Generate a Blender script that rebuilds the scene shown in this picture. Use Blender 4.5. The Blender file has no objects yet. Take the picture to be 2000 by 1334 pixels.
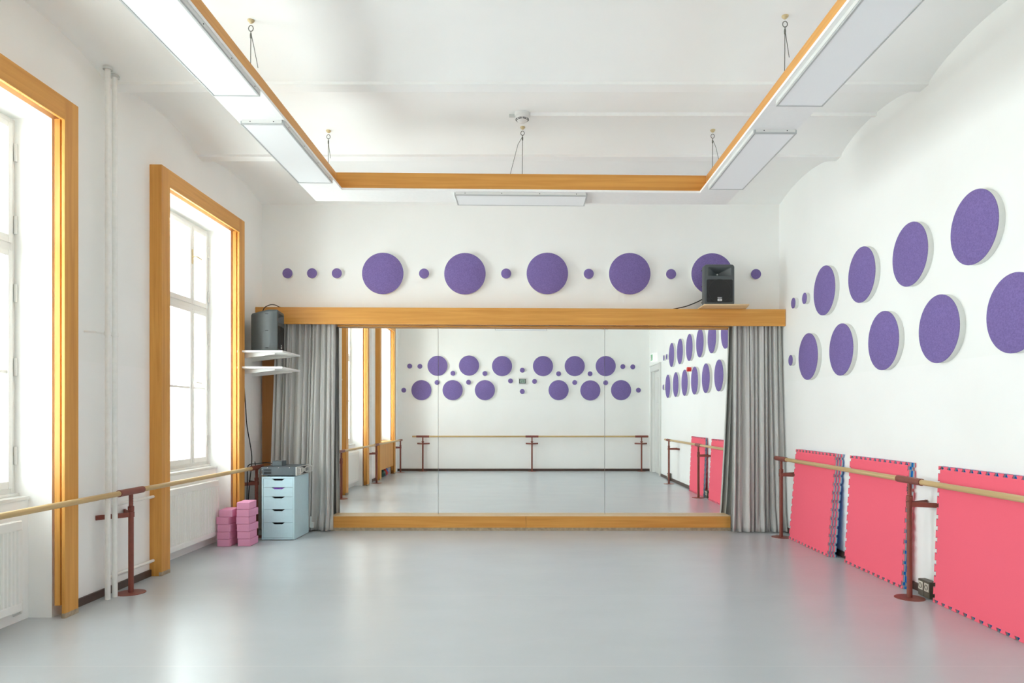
import bpy, bmesh, math, random
from mathutils import Vector, Matrix
random.seed(7)
PI = math.pi
sc = bpy.context.scene
COL = sc.collection
F = 1350.0          # focal length in pixels of the 2000 px wide frame
VX, VY = 1028.0, 813.0
H = 1.367           # camera height

# ------------------------------------------------------------------ materials
def nodes_of(name):
    m = bpy.data.materials.new(name); m.use_nodes = True
    nt = m.node_tree
    return m, nt, nt.nodes['Principled BSDF']

def N(nt, t, **kw):
    n = nt.nodes.new(t)
    for k, v in kw.items():
        setattr(n, k, v)
    return n

def simple(name, col, rough=0.6, metal=0.0, var=0.06, scale=30.0, bump=0.0, spec=0.5, sheen=0.0):
    m, nt, b = nodes_of(name)
    tc = N(nt, 'ShaderNodeTexCoord')
    nz = N(nt, 'ShaderNodeTexNoise'); nz.inputs['Scale'].default_value = scale; nz.inputs['Detail'].default_value = 4
    nt.links.new(tc.outputs['Object'], nz.inputs['Vector'])
    rp = N(nt, 'ShaderNodeValToRGB')
    rp.color_ramp.elements[0].position = 0.3; rp.color_ramp.elements[1].position = 0.7
    rp.color_ramp.elements[0].color = [c*(1-var) for c in col] + [1]
    rp.color_ramp.elements[1].color = [min(1, c*(1+var)) for c in col] + [1]
    nt.links.new(nz.outputs['Fac'], rp.inputs['Fac'])
    nt.links.new(rp.outputs['Color'], b.inputs['Base Color'])
    b.inputs['Roughness'].default_value = rough
    b.inputs['Metallic'].default_value = metal
    b.inputs['Specular IOR Level'].default_value = spec
    if sheen: b.inputs['Sheen Weight'].default_value = sheen
    if bump:
        bp = N(nt, 'ShaderNodeBump'); bp.inputs['Strength'].default_value = bump; bp.inputs['Distance'].default_value = 0.002
        nt.links.new(nz.outputs['Fac'], bp.inputs['Height']); nt.links.new(bp.outputs['Normal'], b.inputs['Normal'])
    return m

def wood(name, axis, c0, c1, rough=0.42, fine=1.0):
    """long grain along the given axis"""
    m, nt, b = nodes_of(name)
    tc = N(nt, 'ShaderNodeTexCoord'); mp = N(nt, 'ShaderNodeMapping')
    s = [38*fine, 38*fine, 38*fine]; s['XYZ'.index(axis)] = 1.3
    mp.inputs['Scale'].default_value = s
    nt.links.new(tc.outputs['Object'], mp.inputs['Vector'])
    n1 = N(nt, 'ShaderNodeTexNoise'); n1.inputs['Scale'].default_value = 1.0; n1.inputs['Detail'].default_value = 6; n1.inputs['Distortion'].default_value = 0.6
    nt.links.new(mp.outputs['Vector'], n1.inputs['Vector'])
    mp2 = N(nt, 'ShaderNodeMapping'); s2 = [5, 5, 5]; s2['XYZ'.index(axis)] = 0.35
    mp2.inputs['Scale'].default_value = s2
    nt.links.new(tc.outputs['Object'], mp2.inputs['Vector'])
    n2 = N(nt, 'ShaderNodeTexNoise'); n2.inputs['Scale'].default_value = 1.0; n2.inputs['Detail'].default_value = 3; n2.inputs['Distortion'].default_value = 1.2
    nt.links.new(mp2.outputs['Vector'], n2.inputs['Vector'])
    ad = N(nt, 'ShaderNodeMath', operation='MULTIPLY_ADD'); ad.inputs[1].default_value = 0.5
    nt.links.new(n1.outputs['Fac'], ad.inputs[0])
    ml = N(nt, 'ShaderNodeMath', operation='MULTIPLY'); ml.inputs[1].default_value = 0.5
    nt.links.new(n2.outputs['Fac'], ml.inputs[0]); nt.links.new(ml.outputs[0], ad.inputs[2])
    rp = N(nt, 'ShaderNodeValToRGB')
    rp.color_ramp.elements[0].position = 0.36; rp.color_ramp.elements[1].position = 0.64
    rp.color_ramp.elements[0].color = list(c0) + [1]; rp.color_ramp.elements[1].color = list(c1) + [1]
    nt.links.new(ad.outputs[0], rp.inputs['Fac']); nt.links.new(rp.outputs['Color'], b.inputs['Base Color'])
    b.inputs['Roughness'].default_value = rough
    b.inputs['Specular IOR Level'].default_value = 0.35
    return m

M = {}
W0, W1 = (0.60, 0.27, 0.055), (0.77, 0.39, 0.095)
for ax in 'XYZ':
    M['wood' + ax] = wood('beech_veneer_' + ax.lower(), ax, W0, W1)
    M['rail' + ax] = wood('barre_wood_' + ax.lower(), ax, (0.50, 0.34, 0.15), (0.68, 0.50, 0.26), rough=0.38, fine=1.6)
M['brownboard'] = wood('brown_board', 'Z', (0.40, 0.17, 0.05), (0.47, 0.215, 0.07))
M['plywood'] = wood('pale_pine', 'X', (0.70, 0.50, 0.28), (0.82, 0.62, 0.38))
M['white'] = simple('white_paint', (0.93, 0.935, 0.925), rough=0.45, var=0.015)
M['frame_white'] = simple('white_lacquer', (0.76, 0.765, 0.745), rough=0.3, var=0.01)
M['rad_white'] = simple('radiator_enamel', (0.88, 0.885, 0.86), rough=0.35, var=0.01)
M['pipe_white'] = simple('pipe_paint', (0.86, 0.86, 0.83), rough=0.4, var=0.03)
M['foam_white'] = simple('white_foam', (0.78, 0.80, 0.77), rough=0.8, var=0.02)
M['purple'] = simple('purple_felt', (0.215, 0.16, 0.395), rough=0.95, var=0.16, scale=110, bump=0.3, spec=0.1)
M['oxide'] = simple('red_oxide_paint', (0.235, 0.062, 0.042), rough=0.45, var=0.08)
M['skirting'] = simple('dark_brown_skirting', (0.075, 0.043, 0.034), rough=0.4, var=0.15, scale=12)
M['pinkmat'] = simple('pink_foam_mat', (0.95, 0.155, 0.225), rough=0.85, var=0.03, scale=300, bump=0.25, spec=0.15)
M['bluemat'] = simple('blue_foam_mat', (0.01, 0.20, 0.62), rough=0.85, var=0.05, spec=0.15)
M['greymat'] = simple('grey_foam_core', (0.46, 0.53, 0.55), rough=0.9, var=0.05, spec=0.1)
M['curtain'] = simple('grey_curtain_cloth', (0.56, 0.56, 0.545), rough=0.55, var=0.03, scale=60, sheen=0.25)
M['cabinet'] = simple('pale_blue_lacquer', (0.57, 0.785, 0.87), rough=0.42, var=0.02)
M['drawer_shade'] = simple('drawer_shade_black', (0.012, 0.012, 0.014), rough=0.9)  # shade inside the drawers, put into the colour
M['violet'] = simple('violet_plastic', (0.26, 0.05, 0.60), rough=0.35, var=0.25, scale=40)
M['blocks'] = simple('pink_yoga_foam', (0.76, 0.34, 0.51), rough=0.85, var=0.04, scale=150, bump=0.15, spec=0.15)
M['spk'] = simple('dark_grey_moulded_plastic', (0.085, 0.10, 0.105), rough=0.45, var=0.06, scale=200, bump=0.15)
M['spk_dark'] = simple('black_grille', (0.012, 0.012, 0.012), rough=0.6, var=0.3, scale=400)
M['spk_ring'] = simple('dim_grille_ring', (0.022, 0.022, 0.022), rough=0.6)
M['black'] = simple('black_rubber', (0.015, 0.015, 0.016), rough=0.5)
M['badge'] = simple('white_badge', (0.80, 0.80, 0.80), rough=0.4, var=0.01)
M['amp'] = simple('grey_steel_case', (0.12, 0.15, 0.17), rough=0.4, metal=0.3, var=0.06, scale=90)
M['ampfront'] = simple('silver_front', (0.62, 0.63, 0.60), rough=0.35, metal=0.2, var=0.03)
M['slot'] = simple('dark_vent', (0.02, 0.022, 0.025), rough=0.7)
M['screw'] = simple('bright_screw', (0.75, 0.75, 0.72), rough=0.3, metal=0.6)
M['metal'] = simple('light_metal', (0.55, 0.56, 0.54), rough=0.35, metal=0.7)
M['alu'] = simple('grey_aluminium_frame', (0.52, 0.54, 0.54), rough=0.4, metal=0.2, var=0.02)
M['wire'] = simple('steel_wire', (0.16, 0.16, 0.14), rough=0.5, metal=0.3)
M['brass'] = simple('yellowed_plug', (0.62, 0.50, 0.28), rough=0.5)
M['brownbox'] = simple('brown_socket_box', (0.10, 0.085, 0.06), rough=0.45, var=0.05)
M['socket'] = simple('cream_socket', (0.75, 0.72, 0.62), rough=0.35, var=0.02)
M['red'] = simple('red_siren_plastic', (0.75, 0.03, 0.02), rough=0.35)
M['green'] = simple('exit_green', (0.10, 0.55, 0.20), rough=0.4)
M['lcd'] = simple('lcd_green_grey', (0.36, 0.50, 0.42), rough=0.25, var=0.03)
M['cream'] = simple('cream_door_edge', (0.78, 0.66, 0.45), rough=0.5, var=0.03)
M['ball_red'] = simple('red_ball', (0.62, 0.06, 0.05), rough=0.4)
M['ball_blue'] = simple('blue_ball', (0.03, 0.10, 0.40), rough=0.4)
M['ball_green'] = simple('dark_green_ball', (0.03, 0.09, 0.07), rough=0.45)
M['plastic_grey'] = simple('grey_white_plastic', (0.62, 0.64, 0.62), rough=0.4, var=0.02)

def wall_material():
    m, nt, b = nodes_of('plaster_wall')
    g = N(nt, 'ShaderNodeNewGeometry'); sp = N(nt, 'ShaderNodeSeparateXYZ')
    nt.links.new(g.outputs['Position'], sp.inputs[0])
    nz = N(nt, 'ShaderNodeTexNoise'); nz.inputs['Scale'].default_value = 1.1; nz.inputs['Detail'].default_value = 5
    nt.links.new(g.outputs['Position'], nz.inputs['Vector'])
    wob = N(nt, 'ShaderNodeMath', operation='MULTIPLY_ADD'); wob.inputs[1].default_value = 0.012
    nt.links.new(nz.outputs['Fac'], wob.inputs[0]); nt.links.new(sp.outputs['Z'], wob.inputs[2])
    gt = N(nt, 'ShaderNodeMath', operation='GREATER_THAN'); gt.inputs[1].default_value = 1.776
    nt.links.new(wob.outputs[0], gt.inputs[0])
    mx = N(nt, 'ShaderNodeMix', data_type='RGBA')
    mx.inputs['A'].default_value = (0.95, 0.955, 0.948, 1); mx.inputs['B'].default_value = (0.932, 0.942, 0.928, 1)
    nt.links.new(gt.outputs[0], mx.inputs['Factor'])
    rp = N(nt, 'ShaderNodeValToRGB'); rp.color_ramp.elements[0].color = (0.975, 0.975, 0.97, 1); rp.color_ramp.elements[1].color = (1, 1, 1, 1)
    rp.color_ramp.elements[0].position = 0.35; rp.color_ramp.elements[1].position = 0.6
    nt.links.new(nz.outputs['Fac'], rp.inputs['Fac'])
    mu = N(nt, 'ShaderNodeMix', data_type='RGBA', blend_type='MULTIPLY'); mu.inputs['Factor'].default_value = 1
    nt.links.new(mx.outputs['Result'], mu.inputs['A']); nt.links.new(rp.outputs['Color'], mu.inputs['B'])
    nt.links.new(mu.outputs['Result'], b.inputs['Base Color'])
    b.inputs['Roughness'].default_value = 0.65; b.inputs['Specular IOR Level'].default_value = 0.25
    n2 = N(nt, 'ShaderNodeTexNoise'); n2.inputs['Scale'].default_value = 45; n2.inputs['Detail'].default_value = 3
    nt.links.new(g.outputs['Position'], n2.inputs['Vector'])
    bp = N(nt, 'ShaderNodeBump'); bp.inputs['Strength'].default_value = 0.08; bp.inputs['Distance'].default_value = 0.004
    nt.links.new(n2.outputs['Fac'], bp.inputs['Height']); nt.links.new(bp.outputs['Normal'], b.inputs['Normal'])
    return m
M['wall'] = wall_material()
M['ceiling'] = simple('ceiling_limewash', (0.94, 0.95, 0.94), rough=0.8, var=0.015, scale=2.0, spec=0.2)

def floor_material():
    m, nt, b = nodes_of('grey_vinyl_floor')
    g = N(nt, 'ShaderNodeNewGeometry'); sp = N(nt, 'ShaderNodeSeparateXYZ')
    nt.links.new(g.outputs['Position'], sp.inputs[0])
    mp = N(nt, 'ShaderNodeMapping'); mp.inputs['Scale'].default_value = (1.0, 1.6, 1)
    nt.links.new(g.outputs['Position'], mp.inputs['Vector'])
    nz = N(nt, 'ShaderNodeTexNoise'); nz.inputs['Scale'].default_value = 1.6; nz.inputs['Detail'].default_value = 3; nz.inputs['Roughness'].default_value = 0.5
    nt.links.new(mp.outputs['Vector'], nz.inputs['Vector'])
    rp = N(nt, 'ShaderNodeValToRGB')
    rp.color_ramp.elements[0].position = 0.3; rp.color_ramp.elements[1].position = 0.7
    rp.color_ramp.elements[0].color = (0.49, 0.525, 0.55, 1); rp.color_ramp.elements[1].color = (0.515, 0.55, 0.575, 1)
    nt.links.new(nz.outputs['Fac'], rp.inputs['Fac'])
    # welded seams between the vinyl sheets
    md = N(nt, 'ShaderNodeMath', operation='PINGPONG'); md.inputs[1].default_value = 0.75
    of = N(nt, 'ShaderNodeMath', operation='ADD'); of.inputs[1].default_value = 0.72
    nt.links.new(sp.outputs['Y'], of.inputs[0]); nt.links.new(of.outputs[0], md.inputs[0])
    lt = N(nt, 'ShaderNodeMath', operation='LESS_THAN'); lt.inputs[1].default_value = 0.0035
    nt.links.new(md.outputs[0], lt.inputs[0])
    mx = N(nt, 'ShaderNodeMix', data_type='RGBA'); mx.inputs['B'].default_value = (0.56, 0.58, 0.58, 1)
    nt.links.new(lt.outputs[0], mx.inputs['Factor']); nt.links.new(rp.outputs['Color'], mx.inputs['A'])
    nt.links.new(mx.outputs['Result'], b.inputs['Base Color'])
    b.inputs['Roughness'].default_value = 0.27
    n2 = N(nt, 'ShaderNodeTexNoise'); n2.inputs['Scale'].default_value = 14; n2.inputs['Detail'].default_value = 2
    nt.links.new(g.outputs['Position'], n2.inputs['Vector'])
    bp = N(nt, 'ShaderNodeBump'); bp.inputs['Strength'].default_value = 0.05; bp.inputs['Distance'].default_value = 0.01
    nt.links.new(n2.outputs['Fac'], bp.inputs['Height']); nt.links.new(bp.outputs['Normal'], b.inputs['Normal'])
    b.inputs['Specular IOR Level'].default_value = 0.6
    return m
M['floor'] = floor_material()

def mirror_material():
    m, nt, b = nodes_of('silvered_mirror')
    b.inputs['Metallic'].default_value = 1.0; b.inputs['Roughness'].default_value = 0.0
    b.inputs['Base Color'].default_value = (0.955, 0.965, 0.955, 1)
    return m
M['mirror'] = mirror_material()

def glass_material():
    m = bpy.data.materials.new('window_glass'); m.use_nodes = True; nt = m.node_tree
    nt.nodes.remove(nt.nodes['Principled BSDF'])
    tr = N(nt, 'ShaderNodeBsdfTransparent'); tr.inputs['Color'].default_value = (0.97, 0.985, 0.98, 1)
    gl = N(nt, 'ShaderNodeBsdfGlossy'); gl.inputs['Roughness'].default_value = 0.0
    lw = N(nt, 'ShaderNodeLayerWeight'); lw.inputs['Blend'].default_value = 0.5
    pw = N(nt, 'ShaderNodeMath', operation='POWER'); pw.inputs[1].default_value = 4.0
    fr = N(nt, 'ShaderNodeMath', operation='MULTIPLY_ADD'); fr.inputs[1].default_value = 0.5; fr.inputs[2].default_value = 0.03
    nt.links.new(lw.outputs['Facing'], pw.inputs[0]); nt.links.new(pw.outputs[0], fr.inputs[0])
    mx = N(nt, 'ShaderNodeMixShader')
    nt.links.new(fr.outputs[0], mx.inputs[0]); nt.links.new(tr.outputs[0], mx.inputs[1]); nt.links.new(gl.outputs[0], mx.inputs[2])
    nt.links.new(mx.outputs[0], nt.nodes['Material Output'].inputs['Surface'])
    return m
M['glass'] = glass_material()

LAMP_E = 0.05
def lamp_material():
    m, nt, b = nodes_of('led_diffuser')
    b.inputs['Base Color'].default_value = (0.80, 0.82, 0.83, 1); b.inputs['Roughness'].default_value = 0.5
    b.inputs['Emission Color'].default_value = (0.97, 0.99, 1.0, 1); b.inputs['Emission Strength'].default_value = LAMP_E
    return m
M['lamp'] = lamp_material()
def sign_material():
    m, nt, b = nodes_of('lit_exit_sign')
    b.inputs['Base Color'].default_value = (0.8, 0.82, 0.8, 1)
    b.inputs['Emission Color'].default_value = (0.95, 1, 0.96, 1); b.inputs['Emission Strength'].default_value = 0.2
    return m
M['sign'] = sign_material()

# ------------------------------------------------------------------ mesh builder
class MB:
    def __init__(self): self.bm = bmesh.new()
    def box(self, x0, x1, y0, y1, z0, z1, bevel=0.0, mat=None):
        t = bmesh.new()
        bmesh.ops.create_cube(t, size=1.0)
        for v in t.verts:
            v.co = Vector((x0 + (v.co.x+.5)*(x1-x0), y0 + (v.co.y+.5)*(y1-y0), z0 + (v.co.z+.5)*(z1-z0)))
        if bevel: bmesh.ops.bevel(t, geom=list(t.edges), offset=bevel, segments=2, profile=0.6, affect='EDGES')
        self._add(t, mat); return self
    def _add(self, t, mat=None):
        if mat is not None: bmesh.ops.transform(t, matrix=mat, verts=t.verts)
        me = bpy.data.meshes.new('tmp'); t.to_mesh(me); t.free()
        self.bm.from_mesh(me); bpy.data.meshes.remove(me)
    def tube(self, pts, r, seg=12, caps=True, smooth_path=False):
        """round bar swept along the points"""
        pts = [Vector(p) for p in pts]
        if smooth_path:
            out = []
            for i in range(len(pts)-1):
                p0 = pts[max(i-1, 0)]; p1 = pts[i]; p2 = pts[i+1]; p3 = pts[min(i+2, len(pts)-1)]
                for k in range(6):
                    t = k/6
                    out.append(0.5*((2*p1)+(-p0+p2)*t+(2*p0-5*p1+4*p2-p3)*t*t+(-p0+3*p1-3*p2+p3)*t**3))
            out.append(pts[-1]); pts = out
        rings = []
        up = None
        for i, p in enumerate(pts):
            d = (pts[min(i+1, len(pts)-1)] - pts[max(i-1, 0)]).normalized()
            if up is None:
                up = Vector((0, 0, 1)) if abs(d.z) < 0.9 else Vector((1, 0, 0))
            u = (up - d*up.dot(d)).normalized(); w = d.cross(u); up = u
            rr = r[i] if isinstance(r, (list, tuple)) else r
            rings.append([self.bm.verts.new(p + (u*math.cos(2*PI*k/seg) + w*math.sin(2*PI*k/seg))*rr) for k in range(seg)])
        for a, b in zip(rings, rings[1:]):
            for k in range(seg):
                f = self.bm.faces.new((a[k], a[(k+1) % seg], b[(k+1) % seg], b[k])); f.smooth = True
        if caps:
            self.bm.faces.new(list(reversed(rings[0]))); self.bm.faces.new(rings[-1])
        return self
    def lathe(self, prof, seg=32, axis='Z', origin=(0, 0, 0)):
        """(radius, height) profile turned round an axis"""
        o = Vector(origin); rings = []
        def P(r, h, a):
            c, s = r*math.cos(a), r*math.sin(a)
            return o + (Vector((c, s, h)) if axis == 'Z' else Vector((c, h, s)) if axis == 'Y' else Vector((h, c, s)))
        for r, h in prof:
            rings.append([self.bm.verts.new(P(r, h, 2*PI*k/seg)) for k in range(seg)] if r > 1e-6 else [self.bm.verts.new(P(0, h, 0))])
        for a, b in zip(rings, rings[1:]):
            for k in range(seg):
                q = [a[k % len(a)], a[(k+1) % len(a)], b[(k+1) % len(b)], b[k % len(b)]]
                q = [v for i, v in enumerate(q) if v not in q[:i]]
                if len(q) > 2:
                    f = self.bm.faces.new(q)
        return self
    def prism(self, poly, axis, h0, h1):
        """closed outline extruded along an axis; poly is given in the two other axes in XYZ order"""
        def P(p, h):
            return Vector((h, p[0], p[1])) if axis == 'X' else Vector((p[0], h, p[1])) if axis == 'Y' else Vector((p[0], p[1], h))
        a = [self.bm.verts.new(P(p, h0)) for p in poly]; b = [self.bm.verts.new(P(p, h1)) for p in poly]
        n = len(poly)
        self.bm.faces.new(a); self.bm.faces.new(list(reversed(b)))
        for i in range(n):
            self.bm.faces.new((a[i], b[i], b[(i+1) % n], a[(i+1) % n]))
        return self
    def face(self, *pts):
        self.bm.faces.new([self.bm.verts.new(Vector(p)) for p in pts]); return self
    def build(self, name, mat, parent=None, origin=(0, 0, 0), smooth=False, bevel=0.0, bseg=2, weld=False, recalc=True):
        if origin != (0, 0, 0):
            bmesh.ops.translate(self.bm, vec=-Vector(origin), verts=self.bm.verts)
        if weld: bmesh.ops.remove_doubles(self.bm, verts=self.bm.verts, dist=1e-5)
        if recalc: bmesh.ops.recalc_face_normals(self.bm, faces=self.bm.faces)
        me = bpy.data.meshes.new(name); self.bm.to_mesh(me); self.bm.free()
        me.materials.append(M[mat] if isinstance(mat, str) else mat)
        o = bpy.data.objects.new(name, me); COL.objects.link(o)
        if smooth:
            me.shade_smooth()
            me.set_sharp_from_angle(angle=math.radians(38))
        if bevel:
            md = o.modifiers.new('Bevel', 'BEVEL'); md.width = bevel; md.segments = bseg; md.limit_method = 'ANGLE'; md.angle_limit = math.radians(35)
        if parent is not None: o.parent = parent
        elif origin != (0, 0, 0): o.location = origin
        return o

def tag(o, label=None, cat=None, group=None, kind=None):
    if label: o['label'] = label
    if cat: o['category'] = cat
    if group: o['group'] = group
    if kind: o['kind'] = kind
    return o
def empty(name, loc=(0, 0, 0), rot=(0, 0, 0)):
    o = bpy.data.objects.new(name, None); COL.objects.link(o); o.location = loc; o.rotation_euler = rot
    o.empty_display_size = 0.1
    return o
def children(o): return [c for c in COL.objects if c.parent == o]
def dup(o, parent=None):
    kids = children(o)
    c = o.copy(); COL.objects.link(c)
    if parent is not None: c.parent = parent
    for k in kids: dup(k, c)
    return c
ORD = ['first', 'second', 'third', 'fourth', 'fifth', 'sixth', 'seventh', 'eighth', 'ninth', 'tenth', 'eleventh', 'twelfth']

# ------------------------------------------------------------------ the room
XL, XR, YB, YF = -3.22, 3.08, 8.42, -0.50
TOP = 4.45
MB().box(XL-0.7, XR+0.3, YF-0.3, YB+0.3, -0.15, 0).build('floor', 'floor')
tag(bpy.data.objects['floor'], 'glossy grey vinyl dance floor with faint welded seams', 'floor', kind='structure')

SPR, RISE, HB = 3.925, 0.112, 0.065
BEAMS = [0.94, 2.41, 3.88, 5.35, 6.82]
def bays():
    e = [YF] + BEAMS + [YB]
    for i in range(len(e)-1):
        yield (e[i] + (HB if i else 0), e[i+1] - (HB if i < len(e)-2 else 0))
def zc(y):
    for a, b in bays():
        if a <= y <= b:
            t = (y-a)/(b-a)
            return SPR + RISE*(1-(2*t-1)**2)**0.85
    return SPR - 0.02
cb = MB()
prof = []
for i, (a, b) in enumerate(bays()):
    for k in range(25):
        y = a + (b-a)*k/24
        prof.append((y, zc(y)))
    if i < len(BEAMS):
        prof.append((b+0.003, SPR-0.02)); prof.append((b+2*HB-0.003, SPR-0.02))
prof[0] = (YF-0.3, SPR); prof[-1] = (YB+0.3, SPR)
bx0, bx1 = XL-0.55, XR+0.3
va = [cb.bm.verts.new((bx0, y, z)) for y, z in prof]; vb = [cb.bm.verts.new((bx1, y, z)) for y, z in prof]
for i in range(len(prof)-1):
    f = cb.bm.faces.new((va[i], va[i+1], vb[i+1], vb[i])); f.smooth = True
ta = [cb.bm.verts.new((bx0, y, TOP)) for y in (YF-0.3, YB+0.3)]; tb = [cb.bm.verts.new((bx1, y, TOP)) for y in (YF-0.3, YB+0.3)]
cb.bm.faces.new((ta[0], tb[0], tb[1], ta[1]))
cb.bm.faces.new((va[0], vb[0], tb[0], ta[0])); cb.bm.faces.new((va[-1], ta[1], tb[1], vb[-1]))
cb.bm.faces.new(va + [ta[1], ta[0]]); cb.bm.faces.new(list(reversed(vb)) + [tb[0], tb[1]])
ceil = cb.build('ceiling', 'ceiling', recalc=True)
ceil.data.set_sharp_from_angle(angle=math.radians(20))
tag(ceil, 'white vaulted ceiling of shallow arches between flat ribs', 'ceiling', kind='structure')

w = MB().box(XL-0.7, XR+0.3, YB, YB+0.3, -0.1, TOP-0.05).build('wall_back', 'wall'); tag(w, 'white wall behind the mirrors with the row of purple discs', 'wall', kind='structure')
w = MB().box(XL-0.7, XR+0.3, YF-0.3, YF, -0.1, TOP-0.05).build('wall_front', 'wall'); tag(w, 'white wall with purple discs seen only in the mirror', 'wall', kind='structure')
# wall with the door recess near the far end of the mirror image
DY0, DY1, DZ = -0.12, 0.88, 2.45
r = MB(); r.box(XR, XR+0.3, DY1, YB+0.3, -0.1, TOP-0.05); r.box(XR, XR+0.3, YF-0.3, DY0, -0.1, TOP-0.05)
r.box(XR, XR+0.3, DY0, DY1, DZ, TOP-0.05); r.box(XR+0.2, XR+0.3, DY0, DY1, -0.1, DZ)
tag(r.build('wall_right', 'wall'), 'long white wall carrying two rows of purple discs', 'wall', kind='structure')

# window wall: (outer trim start, end)
WIN = {1: (3.066, 4.811), 2: (5.906, 7.650), 3: (0.300, 2.045)}
OP = {k: (a+0.114, b-0.12) for k, (a, b) in WIN.items()}
ZH = 3.385
XW = -3.47; XO = -3.77; XP = -3.38; ZS = 0.80
l = MB()
edges = [YF-0.3, OP[3][0], OP[3][1], OP[1][0], OP[1][1], OP[2][0], OP[2][1], YB+0.3]
for i in range(0, 8, 2): l.box(XO, XL, edges[i], edges[i+1], -0.1, TOP-0.05)
for i in range(1, 7, 2):
    l.box(XO, XL, edges[i], edges[i+1], ZH, TOP-0.05)
    l.box(XO, XP, edges[i], edges[i+1], -0.1, ZS)
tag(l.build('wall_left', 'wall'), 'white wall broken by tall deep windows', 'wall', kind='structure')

def skirt(name, x0, x1, y0, y1, label):
    tag(MB().box(x0, x1, y0, y1, 0.0, 0.058, 0.003).build(name, 'skirting'), label, 'baseboard', kind='structure')
skirt('baseboard_right', XR-0.02, XR, DY1+0.14, YB-0.001, 'dark brown baseboard under the wall with pink mats')
skirt('baseboard_front', XL, XR, YF, YF+0.02, 'dark brown baseboard on the wall reflected in the mirror')
skirt('baseboard_left_near', XL, XL+0.018, WIN[3][1], WIN[1][0], 'dark brown baseboard behind the reflected pair of pipes')
skirt('baseboard_left', XL, XL+0.018, WIN[1][1], WIN[2][0], 'dark brown baseboard behind the white pipes between the windows')
skirt('baseboard_left_far', XL, XL+0.018, WIN[2][1], 8.2, 'dark brown baseboard in the corner behind the blue cabinet')

# ------------------------------------------------------------------ windows and their wooden portals
def build_window(n):
    a, b = OP[n]
    e = empty('window_%d' % n, (XW, (a+b)/2, ZS)); L = (XW, (a+b)/2, ZS)
    desc = {1: 'nearest tall white window partly cut off by the picture edge', 2: 'tall white casement window fully framed by its wooden portal', 3: 'tall window seen only in the mirror above a wooden radiator cover'}[n]
    tag(e, desc, 'window', kind='structure')
    z0, z1 = 0.845, ZH-0.01; zt = 2.47
    fr = MB(); t = 0.045
    for X0, X1 in ((XW-0.06, XW),):
        fr.box(X0, X1, a, a+t, z0, z1, 0.004); fr.box(X0, X1, b-t, b, z0, z1, 0.004)
        fr.box(X0, X1, a+t, b-t, z1-t, z1, 0.004); fr.box(X0, X1, a+t, b-t, z0, z0+t, 0.004); fr.box(X0, X1, a+t, b-t, zt, zt+0.07, 0.004)
    fr.build('frame', 'frame_white', e, L)
    fo = MB()
    fo.box(XO+0.04, XO+0.10, a, a+0.03, z0, z1); fo.box(XO+0.04, XO+0.10, b-0.03, b, z0, z1)
    fo.box(XO+0.04, XO+0.10, a, b, z1-0.03, z1); fo.box(XO+0.04, XO+0.10, a, b, z0, z0+0.03); fo.box(XO+0.04, XO+0.10, a, b, zt, zt+0.07)
    fo.build('outer_frame', 'frame_white', e, L)
    ya, yb = a+t-0.01, b-t+0.01
    side = 0.36
    cuts = [ya, ya+side-0.02, yb-side+0.02, yb]
    for lev, (s0, s1) in enumerate(((z0+t-0.01, zt+0.01), (zt+0.06, z1-t+0.01))):
        for i in range(3):
            c0, c1 = cuts[i], cuts[i+1]; st = 0.042
            s = MB(); X0, X1 = XW-0.045, XW+0.014
            s.box(X0, X1, c0+0.002, c0+st, s0, s1, 0.005); s.box(X0, X1, c1-st, c1-0.002, s0, s1, 0.005)
            s.box(X0, X1, c0+st, c1-st, s0, s0+st+0.01, 0.005); s.box(X0, X1, c0+st, c1-st, s1-st, s1, 0.005)
            if lev == 0: s.box(X0+0.01, X1-0.01, c0+st, c1-st, 1.652, 1.674)
            so = s.build('sash', 'frame_white', e, L)
            MB().box(XW-0.022, XW-0.018, c0+st-0.005, c1-st+0.005, s0+st, s1-st+0.004).build('pane', 'glass', so, L)
            q = MB(); X0, X1 = XO+0.05, XO+0.095
            q.box(X0, X1, c0, c0+0.035, s0, s1); q.box(X0, X1, c1-0.035, c1, s0, s1); q.box(X0, X1, c0+0.035, c1-0.035, s0, s0+0.04); q.box(X0, X1, c0+0.035, c1-0.035, s1-0.04, s1)
            if lev == 0: q.box(X0, X1, c0+0.035, c1-0.035, 1.652, 1.674)
            qo = q.build('outer_sash', 'frame_white', e, L)
            MB().box(X0+0.02, X0+0.024, c0+0.03, c1-0.03, s0+0.03, s1-0.03).build('pane', 'glass', qo, L)
    for zh, in ((3.02,), (1.72,)):
        h = MB(); yh = cuts[2]-0.002
        h.box(XW+0.012, XW+0.018, yh-0.014, yh+0.014, zh-0.075, zh+0.075, 0.002)
        h.tube([(XW+0.018, yh, zh), (XW+0.055, yh, zh), (XW+0.062, yh+0.035, zh-0.004), (XW+0.062, yh+0.10, zh-0.01)], 0.008, 8)
        h.build('handle', 'brass' if zh > 2 else 'frame_white', e, L, smooth=True)
    for zh in (3.15, 2.66, 2.2, 1.7, 1.1):
        MB().tube([(XW+0.012, b-0.012, zh-0.06), (XW+0.012, b-0.012, zh+0.06)], 0.011, 10).build('hinge', 'frame_white', e, L, smooth=True)
    s = MB(); s.box(XO+0.11, XP+0.012, a+0.001, b-0.001, ZS, ZS+0.028, 0.006); s.box(XW-0.05, XW+0.03, a+0.001, b-0.001, ZS+0.028, ZS+0.048, 0.004)
    s.build('inner_sill', 'frame_white', e, L)

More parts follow.
